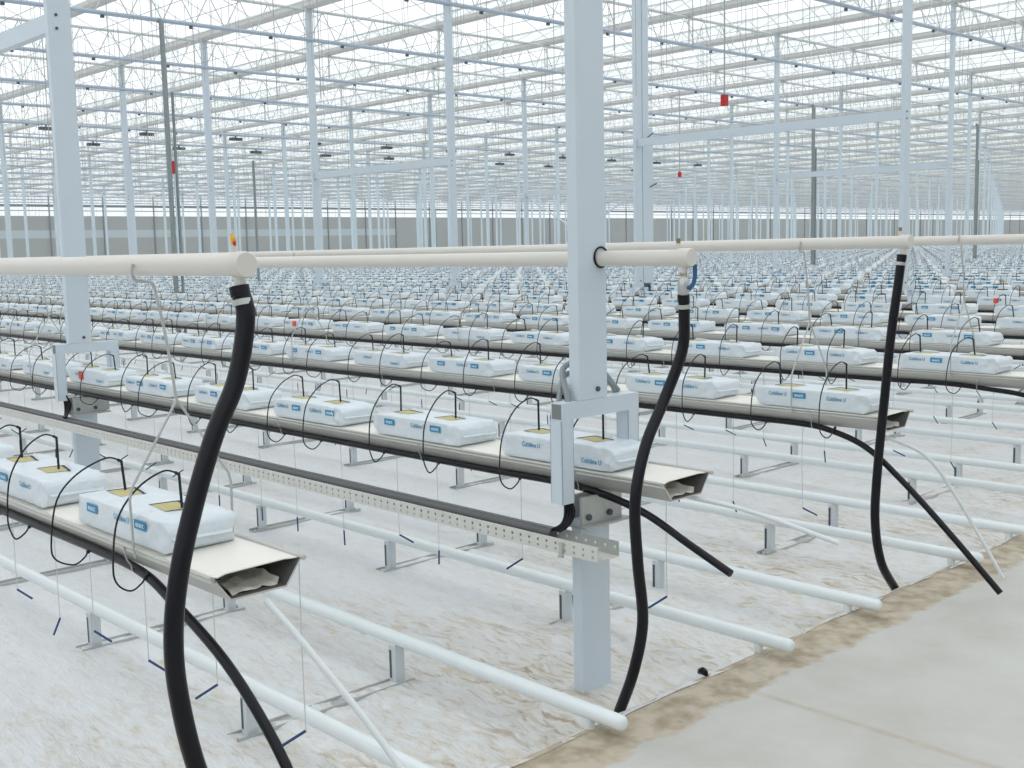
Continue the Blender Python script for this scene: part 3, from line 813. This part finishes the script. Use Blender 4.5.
# wire clips holding hose to gutter (near ones)
cm = MB().tube([(0.0, -0.142, -0.006), (0.006, -0.138, -0.04), (0.0, -0.124, -0.060), (0.0, -0.121, -0.078), (0.0, -0.106, -0.083)], 0.0022, 5, smooth=3).mesh('hose_clip', ['clamp'])
for k, xsx in ((-1, (-0.72, -1.75, -2.9)), (0, (-0.52, -1.42, -2.5, -3.6)), (1, (-0.55, -1.6, -2.7, -3.8)), (2, (-0.5, -1.6, -2.7))):
    for q, x in enumerate(xsx):
        tag(link('hose_clip', cm, None, (x, rowy(k), gz(k))), 'small wire clip on the %s gutter, %s from the path end' % (gname[k], od(q+1)), 'clip', 'wire hose clips')

# ------------------------------------------------------------------ pipe rails on the floor
ZR = 0.10
def rail_mesh():
    x0 = XW+3
    R = 0.026
    mb = MB().tube([(x0, 0, ZR), (-0.02, 0, ZR), (-0.010, 0, ZR), (-0.003, 0, ZR), (0.0, 0, ZR)], [R, R, R*0.94, R*0.72, R*0.3], 16)
    return mb.mesh('pipe', ['rail'], True), MB().tube([(-0.150, 0, -0.06), (-0.150, 0, ZR-0.01)], 0.017, 12).mesh('foot', ['rail'], True)
R_p, R_f = rail_mesh()
rails = []
for k in range(0, 16):
    for h, y in enumerate((PY*k-0.65, PY*k)):
        o = empty('pipe_rail', (0, y, 0)); link('pipe', R_p, o); link('foot', R_f, o)
        i = 2*k+h
        nm = {0: 'white floor pipe rail at the lower left, nearest the camera', 1: 'white floor pipe rail ending beside the foot of the big post'}.get(i)
        tag(o, nm or 'white floor pipe rail, %s counted from the camera' % od(i+1), 'pipe rail', 'white floor pipe rails')
def support_parts():
    z0 = ZF-0.004
    base = MB().box(-0.036, 0.036, -0.72, 0.06, z0, z0+0.012)
    base.box(-0.036, -0.030, -0.72, 0.06, z0+0.012, z0+0.022).box(0.030, 0.036, -0.72, 0.06, z0+0.012, z0+0.022)
    for y in (-0.708, 0.048):
        for x in (-0.015, 0.015): base.tube([(x, y, z0+0.012), (x, y, z0+0.016)], 0.004, 6, 1)
    def leg(y):
        m_ = MB(); t = 0.003; zb = z0+0.012
        m_.box(-0.020, 0.020, y-0.022, y-0.022+t, zb, 0.074, 0).box(-0.020, 0.020, y+0.022-t, y+0.022, zb, 0.074, 0)
        m_.box(0.020-t, 0.020, y-0.022+t, y+0.022-t, zb, 0.090, 0)
        m_.box(-0.017, -0.004, y-0.0228, y-0.0222, zb+0.02, 0.055, 1)
        return m_.mesh('leg', ['leg_paint', 'bolt'])
    return [('base_plate', base.mesh('base_plate', ['galv', 'bolt'])), ('leg', leg(0.0)), ('leg', leg(-0.65))]
SP = support_parts()
cand = []
for k in range(0, 12):
    for n in range(0, 40):
        x = -1.165-1.28*n
        if seen(x, PY*k-0.3, 0.05, 60): cand.append((math.hypot(x-CX, PY*k-CY), k, n, x))
cand.sort()
for d, k, n, x in cand[:150]:
    o = empty('rail_support', (x, PY*k, 0))
    for nm, me in SP: link(nm, me, o)
    tag(o, 'galvanised support under rail pair %s, the %s one from the path' % (od(k+1), od(n+1)), 'rail support', 'galvanised rail supports')

# ------------------------------------------------------------------ string hooks with blue tips under the gutters
rs = random.Random(11)
def hookm(v):
    L_ = [0.57, 0.54, 0.60, 0.50][v]; a = [(0.055, -0.045, -0.035), (0.06, 0.03, -0.03), (0.012, 0.0, -0.07), (-0.05, -0.05, -0.04)][v]
    sw = [0.006, -0.010, 0.012, -0.005][v]
    s_ = MB().tube([(0, 0, 0), (sw, 0, -L_*0.5), (0, sw*0.5, -L_)], 0.0017, 5, smooth=3)
    t_ = MB().tube([(0, sw*0.5, -L_+0.004), (a[0], a[1], -L_+a[2])], 0.0042, 6)
    return s_.mesh('string', ['string'], True), t_.mesh('blue_tip', ['blue'])
HK = [hookm(v) for v in range(4)]
cand = []
for k in range(-1, 10):
    for n in range(0, 60):
        x = -0.35-0.41*n
        if seen(x, rowy(k)+0.16, 0.3, 20): cand.append((math.hypot(x-CX, rowy(k)-CY), k, n, x))
cand.sort()
for d, k, n, x in cand[:230]:
    v = rs.randrange(4)
    o = empty('hook_string', (x+rs.uniform(-.08, .08), rowy(k)+0.146, gz(k)))
    link('string', HK[v][0], o); link('blue_tip', HK[v][1], o)['label'] = 'dark blue plastic tip'
    tag(o, 'thin white string with a blue tip, %s along the back of the %s gutter' % (od(n+1), gname.get(k, od(k+2))), 'hook string', 'hanging strings with blue tips')

# ------------------------------------------------------------------ overhead cream distribution pipes
PZ = 1.556; PR_ = 0.027
PZK = {-1: 1.565, 0: 1.547}
def pzk(k): return PZK.get(k, 1.580)
def main_pipe(k, x1=-0.105):
    y = rowy(k)-0.08
    o = empty('distribution_pipe', (0, y, pzk(k)))
    MB().tube([(XW+3, 0, 0), (x1-0.045, 0, 0)], PR_, 20).build('pipe', 'pvc', o, True)
    MB().tube([(x1-0.05, 0, 0), (x1-0.048, 0, 0), (x1-0.004, 0, 0), (x1, 0, 0)], [PR_, PR_+0.004, PR_+0.004, PR_+0.001], 20).build('end_cap', 'pvc', o, True)
    MB().tube([(x1-0.035, 0, -PR_+0.004), (x1-0.035, 0, -0.06)], 0.013, 12).build('outlet', 'pvc', o, True)
    return o, y
pl = {-1: 'thick cream plastic pipe at the left, ending above the front gutter', 0: 'cream plastic pipe running through the hole in the big post',
      1: 'long cream plastic pipe behind the big post, ending above the straight hose', 2: 'cream plastic pipe coming in at the right edge'}
for k in range(-1, 8):
    o, y = main_pipe(k, {-1: -0.10, 0: -0.04}.get(k, -0.105))
    tag(o, pl.get(k) or 'cream plastic pipe in the background, %s from the camera' % od(k+2), 'pipe', 'cream overhead pipes')
# air vents on the pipe ends
def vent(k, mk, lab):
    y = rowy(k)-0.08; o = empty('air_vent', (-0.155+(0.06 if k == 0 else 0), y, pzk(k)+PR_))
    MB().tube([(0, 0, -0.004), (0, 0, 0.02)], 0.008, 10).build('stub', 'pvc', o, True)
    MB().tube([(0, 0, 0.02), (0, 0, 0.036)], 0.007, 8).build('vent_cap', mk, o)
    if mk == 'yellow':
        MB().tube([(0.004, 0, 0.022), (-0.008, 0, 0.044)], 0.005, 6).build('lever', 'yellow', o)
        MB().tube([(0.004, 0, 0.018), (0.011, -0.004, 0.027)], 0.004, 6).build('lever_stop', 'red', o)
    tag(o, lab, 'air vent')
vent(-1, 'yellow', 'small air vent with a yellow lever on the left pipe end')
vent(0, 'brass', 'small brass air vent on the pipe through the big post')
vent(1, 'brass', 'small brown air vent above the straight right-hand hose')
# big black hoses hanging from the pipe ends
def big_hose(k, pts, r, lab, valve=False, x=-0.14):
    o = MB().tube(pts, r, 16, smooth=7).build('feed_hose', 'black', None, True); tag(o, lab, 'hose', 'big black hanging hoses')
    a, b = Vector(pts[0]), Vector(pts[1]); t = (b-a).normalized()
    c = a+t*0.030; MB().tube([c, c+t*0.014], r+0.0022, 16).build('hose_clamp', 'clamp', o, True)['label'] = 'bright steel hose clamp'
    MB().tube([a-t*0.002, a+t*0.022], r+0.0015, 16).build('sleeve', 'black', o, True)
    return o
y = rowy(-1)-0.08
big_hose(-1, [(-0.14, y, 1.513), (-0.125, y+0.005, 1.44), (-0.12, y-0.03, 1.30), (-0.115, y-0.10, 1.17), (-0.11, y-0.165, 1.01), (-0.10, y-0.215, 0.86), (-0.09, y-0.24, 0.72), (-0.085, y-0.235, 0.58), (-0.085, y-0.20, 0.40), (-0.11, y-0.12, 0.20), (-0.20, y-0.03, -0.01), (-0.30, y+0.06, -0.055)], 0.0225,
         'thick black hose hanging in an S-curve from the left pipe end')
y = rowy(0)-0.08
big_hose(0, [(-0.075, y, 1.425), (-0.08, y+.01, 1.36), (-0.085, y+.005, 1.24), (-0.11, y-0.06, 1.08), (-0.10, y-0.17, 0.94), (-0.09, y-0.235, 0.77), (-0.09, y-0.225, 0.57), (-0.10, y-0.19, 0.36), (-0.14, y-0.19, 0.18), (-0.225, y-0.165, 0.012), (-0.245, y-0.155, -0.02)], 0.019,
         'thick black hose beside the big post, fed through a lever valve')
y = rowy(1)-0.08
big_hose(1, [(-0.145, y, 1.525), (-0.155, y-0.015, 1.38), (-0.17, y-0.035, 1.18), (-0.18, y-0.065, 0.90), (-0.195, y-0.085, 0.60), (-0.20, y-0.09, 0.37), (-0.20, y-0.03, 0.17), (-0.215, y+0.13, 0.01), (-0.225, y+0.17, -0.03)], 0.0195,
         'nearly straight black hose at the right, reaching the floor by the path')
y = rowy(2)-0.08
big_hose(2, [(-0.14, y, 1.50), (-0.15, y-0.03, 1.3), (-0.14, y-0.05, 0.9), (-0.13, y-0.05, 0.4), (-0.22, y, -0.02)], 0.0195,
         'black hose of the fourth pipe, just outside the right edge')
# lever valve on pipe two
o = empty('lever_valve', (-0.075, rowy(0)-0.08, 1.49))
MB().tube([(0, 0, 0.008), (0, 0, -0.012)], 0.013, 12).build('inlet', 'pvc', o, True)
vb = MB().tube([(0, 0, -0.010), (0, 0, -0.018), (0, 0, -0.055), (0, 0, -0.066)], [0.016, 0.020, 0.020, 0.016], 8).build('valve_body', 'clamp', o, True)
MB().tube([(0.016, 0, -0.04), (0.028, 0.0, -0.042)], 0.006, 8).tube([(0.022, 0, -0.044), (0.030, 0.012, -0.03), (0.032, 0.020, -0.005), (0.030, 0.022, 0.035)], 0.0075, 8, smooth=3).build('lever', 'bluelever', vb, True)
tag(o, 'metal ball valve with a blue lever above the hose by the big post', 'valve')

# ------------------------------------------------------------------ Y-shaped hanger rods from pipe to gutter
def hanger_parts():
    r = 0.0042
    zt = PZ-GZ-0.0
    ap = 0.385
    rod = MB().tube([(0.015, -0.031-0.08, zt+0.014), (0.013, -0.034-0.08, zt-0.006), (0.006, -0.022-0.08, zt-0.029), (0, 0.0-0.06, zt-0.035), (-0.004, 0.012-0.06, zt-0.042), (-0.005, 0.02-0.06, zt-0.07), (0, -0.02, zt-0.2), (0, 0.0, ap)], r, 8, smooth=4)
    n_ = MB().tube([(0, 0, ap+0.012), (0, -0.02, ap-0.02), (0, -0.145, 0.17), (0, -0.152, 0.14), (0, -0.150, 0.0), (0, -0.146, -0.02)], r*0.9, 8)
    f_ = MB().tube([(0, 0, ap+0.012), (0, 0.02, ap-0.02), (0, 0.145, 0.17), (0, 0.152, 0.14), (0, 0.150, 0.0), (0, 0.146, -0.02)], r*0.9, 8)
    return [('rod', rod.mesh('rod', ['galv'], True)), ('fork_arm', n_.mesh('fork_arm', ['galv'], True)), ('fork_arm', f_.mesh('fork_arm', ['galv'], True))]
HP = hanger_parts()
for k in range(-1, 8):
    for n in range(0, 3):
        if k in (0, 6) and n != 1: continue
        x = -0.64-4.2*n
        if k == 0: x = -5.6
        if not seen(x, rowy(k), 1.3, 40): continue
        o = empty('gutter_hanger', (x, rowy(k), gz(k)))
        for nm, me in HP: link(nm, me, o)
        tag(o, 'thin Y-shaped hanger rod over the %s gutter, %s from its path end' % (gname.get(k), od(n+1)), 'hanger rod', 'Y-shaped hanger rods')

# ------------------------------------------------------------------ white drain rods at the gutter ends
def drain(pts, lab, r=0.0085):
    tag(MB().tube(pts, r, 10, smooth=5).build('drain_tube', 'whiterod', None, True), lab, 'drain tube', 'white drain tubes')
yc = rowy(-1)
drain([(-0.24, yc+0.01, 0.710), (-0.14, yc+0.06, 0.60), (0.04, yc+0.155, 0.37), (0.245, yc+0.27, 0.05)], 'slanting white drain tube below the open end of the front gutter', 0.0095)
yc = rowy(0)
drain([(-0.17, yc+0.06, 0.715), (0.02, yc+0.18, 0.665), (0.27, yc+0.32, 0.572)], 'slanting white drain tube sticking out below the second gutter end')
yc = rowy(1)
drain([(-0.26, yc+0.02, 0.712), (-0.14, yc+0.16, 0.62), (-0.05, yc+0.29, 0.42), (0.128, yc+0.395, 0.054)], 'curved white drain tube running from the third gutter end to the path')

# ------------------------------------------------------------------ perforated tray with a pipe in it
o = empty('perforated_tray', (0, 0.195, 0.548))
TX1 = -0.235
tm = MB(); t = 0.0025
# near face built from strips between small square holes
def perf_face(y, x1, x0f, zt):
    pitch = 0.043; hw = 0.0045; x = x1
    rows_ = [0.012, 0.032]
    zcuts = [0.0, rows_[0]-hw, rows_[0]+hw, rows_[1]-hw, rows_[1]+hw, zt]
    while x > x0f:
        xa = x-pitch; xm = (x+xa)/2
        tm.box(xa, xm-hw, y, y+t, 0, zt); tm.box(xm+hw, x, y, y+t, 0, zt)
        for a, b in ((0, 1), (2, 3), (4, 5)): tm.box(xm-hw, xm+hw, y, y+t, zcuts[a], zcuts[b])
        tm.box(xm-hw, xm+hw, y+t+0.004, y+t+0.005, 0.005, zt-0.005, 1)
        x = xa
    tm.box(XW+3, x, y, y+t, 0, zt)
perf_face(-0.055, TX1, -9.0, 0.045)
tm.box(XW+3, TX1, -0.055, -0.045, 0.045, 0.0475).box(XW+3, TX1, -0.055, 0.055, -0.002, 0.0)
tm.build('channel', ['traym', 'inside'], o)
bk = MB().box(XW+3, TX1, 0.0525, 0.055, 0.0, 0.050)
x = TX1-0.01
while x > -7:
    bk.box(x-0.008, x, 0.050, 0.052, 0.025, 0.033, 1); x -= 0.045
bk.build('back_flange', ['galv', 'cover'], o)
MB().box(-0.405, -0.390, -0.063, -0.055, -0.004, 0.040).box(-0.405, -0.385, -0.068, -0.058, -0.012, -0.004).build('clip', 'galv', o)
tag(o, 'long perforated steel cable tray below the second gutter', 'cable tray')
tag(MB().tube([(XW+3, 0.222, 0.578), (-0.62, 0.222, 0.578), (-0.52, 0.219, 0.578)], 0.021, 12).build('heating_pipe', 'tray_pipe', None, True), 'dull grey pipe lying in the perforated tray', 'pipe')

# ------------------------------------------------------------------ grey service pipes dropping from the roof
def drop(x, y, z1, r, lab, two=True):
    o = empty('drop_pipe', (x, y, 0))
    m_ = MB().tube([(0, 0, 0.0), (0, 0, z1-0.06), (-0.01, -0.01, z1-0.02), (-0.05, -0.05, z1)], r, 8)
    if not two: m_ = MB().tube([(0, 0, 0.0), (0, 0, z1)], r, 8)
    m_.build('pipe', 'galv_dark', o, True)
    if two: MB().tube([(0.0, 0.13, 0.0), (0.0, 0.13, z1-1.2)], r*0.6, 8).build('pipe', 'galv_dark', o, True)
    tag(o, lab, 'service pipe', 'grey pipes dropping from the roof')
drop(-16.30, 6.91, 5.6, 0.045, 'tall grey service pipe from the roof, right of the left post')
drop(-15.64, 26.45, 5.45, 0.05, 'tall grey service pipe pair right of centre')
drop(-15.28, 36.2, 5.45, 0.05, 'tall grey service pipe pair near the right edge')
drop(-24.0, 13.2, 4.0, 0.035, 'short grey service pipe left of the big post', False)
drop(-28.0, 22.5, 4.2, 0.045, 'thin grey service pipe between two white posts left of the big post')

# ------------------------------------------------------------------ red boxes hung from the roof
def redbox(x, y, z, s, lab, mk='red'):
    o = empty('hanging_box', (x, y, z))
    MB().box(-s*0.5, s*0.5, -s*0.5, s*0.5, 0, s*1.9).build('box', mk, o)
    if mk == 'red': MB().box(-s*0.35, s*0.35, -s*0.52, s*0.52, s*1.9, s*1.98).build('lid', 'bolt', o)
    MB().tube([(0, 0, s*1.9), (0, 0, 5.58-z)], 0.012, 6).build('rod', 'wire', o)
    tag(o, lab, 'box', 'red boxes hanging from the roof')
redbox(-8.29, 12.0, 3.68, 0.085, 'red box hanging high right of the big post')
redbox(-16.5, 21.4, 3.35, 0.07, 'small dark red box hanging below, right of the double post')
redbox(-19.5, 8.6, 3.25, 0.13, 'red and yellow box hanging beside the grey service pipe')
# loose black lump by the path edge
lm = MB().tube([(-0.02, 0, 0.004), (-0.012, 0.002, 0.012), (0.0, 0.0, 0.018), (0.014, -0.002, 0.014), (0.022, 0, 0.004)], [0.004, 0.012, 0.014, 0.012, 0.004], 8)
tag(lm.build('rubber_plug', 'black', None, True, (-0.150, 0.60, ZP+0.004)), 'small black plug lying where the foil meets the path', 'plug')

# ------------------------------------------------------------------ small black drive boxes under the far trusses
dm = MB().box(-0.10, 0.10, -0.20, 0.20, 5.42, 5.51).box(-0.02, 0.02, -0.02, 0.02, 5.52, 5.60).mesh('drive_box', ['bolt'])
for q in range(26):
    ii, jj = (8, q) if q < 13 else (9, q-13)
    y_ = py(0)+4.5+3.2*jj
    tag(link('drive_box', dm, None, (gx(ii), y_, 0)), 'small black drive box under the %s truss line, %s along it' % (od(ii+1), od(jj+1)), 'drive box', 'black drive boxes')

# ------------------------------------------------------------------ light
w = bpy.data.worlds.new('overcast'); SC.world = w; w.use_nodes = True
nt = w.node_tree; bg = nt.nodes['Background']
tc = nt.nodes.new('ShaderNodeTexCoord'); sp = nt.nodes.new('ShaderNodeSeparateXYZ'); nt.links.new(tc.outputs['Generated'], sp.inputs[0])
rp = nt.nodes.new('ShaderNodeMapRange'); rp.inputs[1].default_value = 0; rp.inputs[2].default_value = 1; rp.inputs[3].default_value = 1.26; rp.inputs[4].default_value = 1.62
nt.links.new(sp.outputs[2], rp.inputs[0]); nt.links.new(rp.outputs[0], bg.inputs[1])
bg.inputs[0].default_value = (0.965, 0.985, 1.0, 1)
SC.view_settings.view_transform = 'Standard'; SC.view_settings.look = 'None'
SC.view_settings.exposure = -0.15; SC.view_settings.gamma = 1.0; SC.view_settings.use_curve_mapping = False
try:
    SC.cycles.max_bounces = 7; SC.cycles.diffuse_bounces = 4; SC.cycles.glossy_bounces = 2; SC.cycles.transparent_max_bounces = 24
except Exception: pass
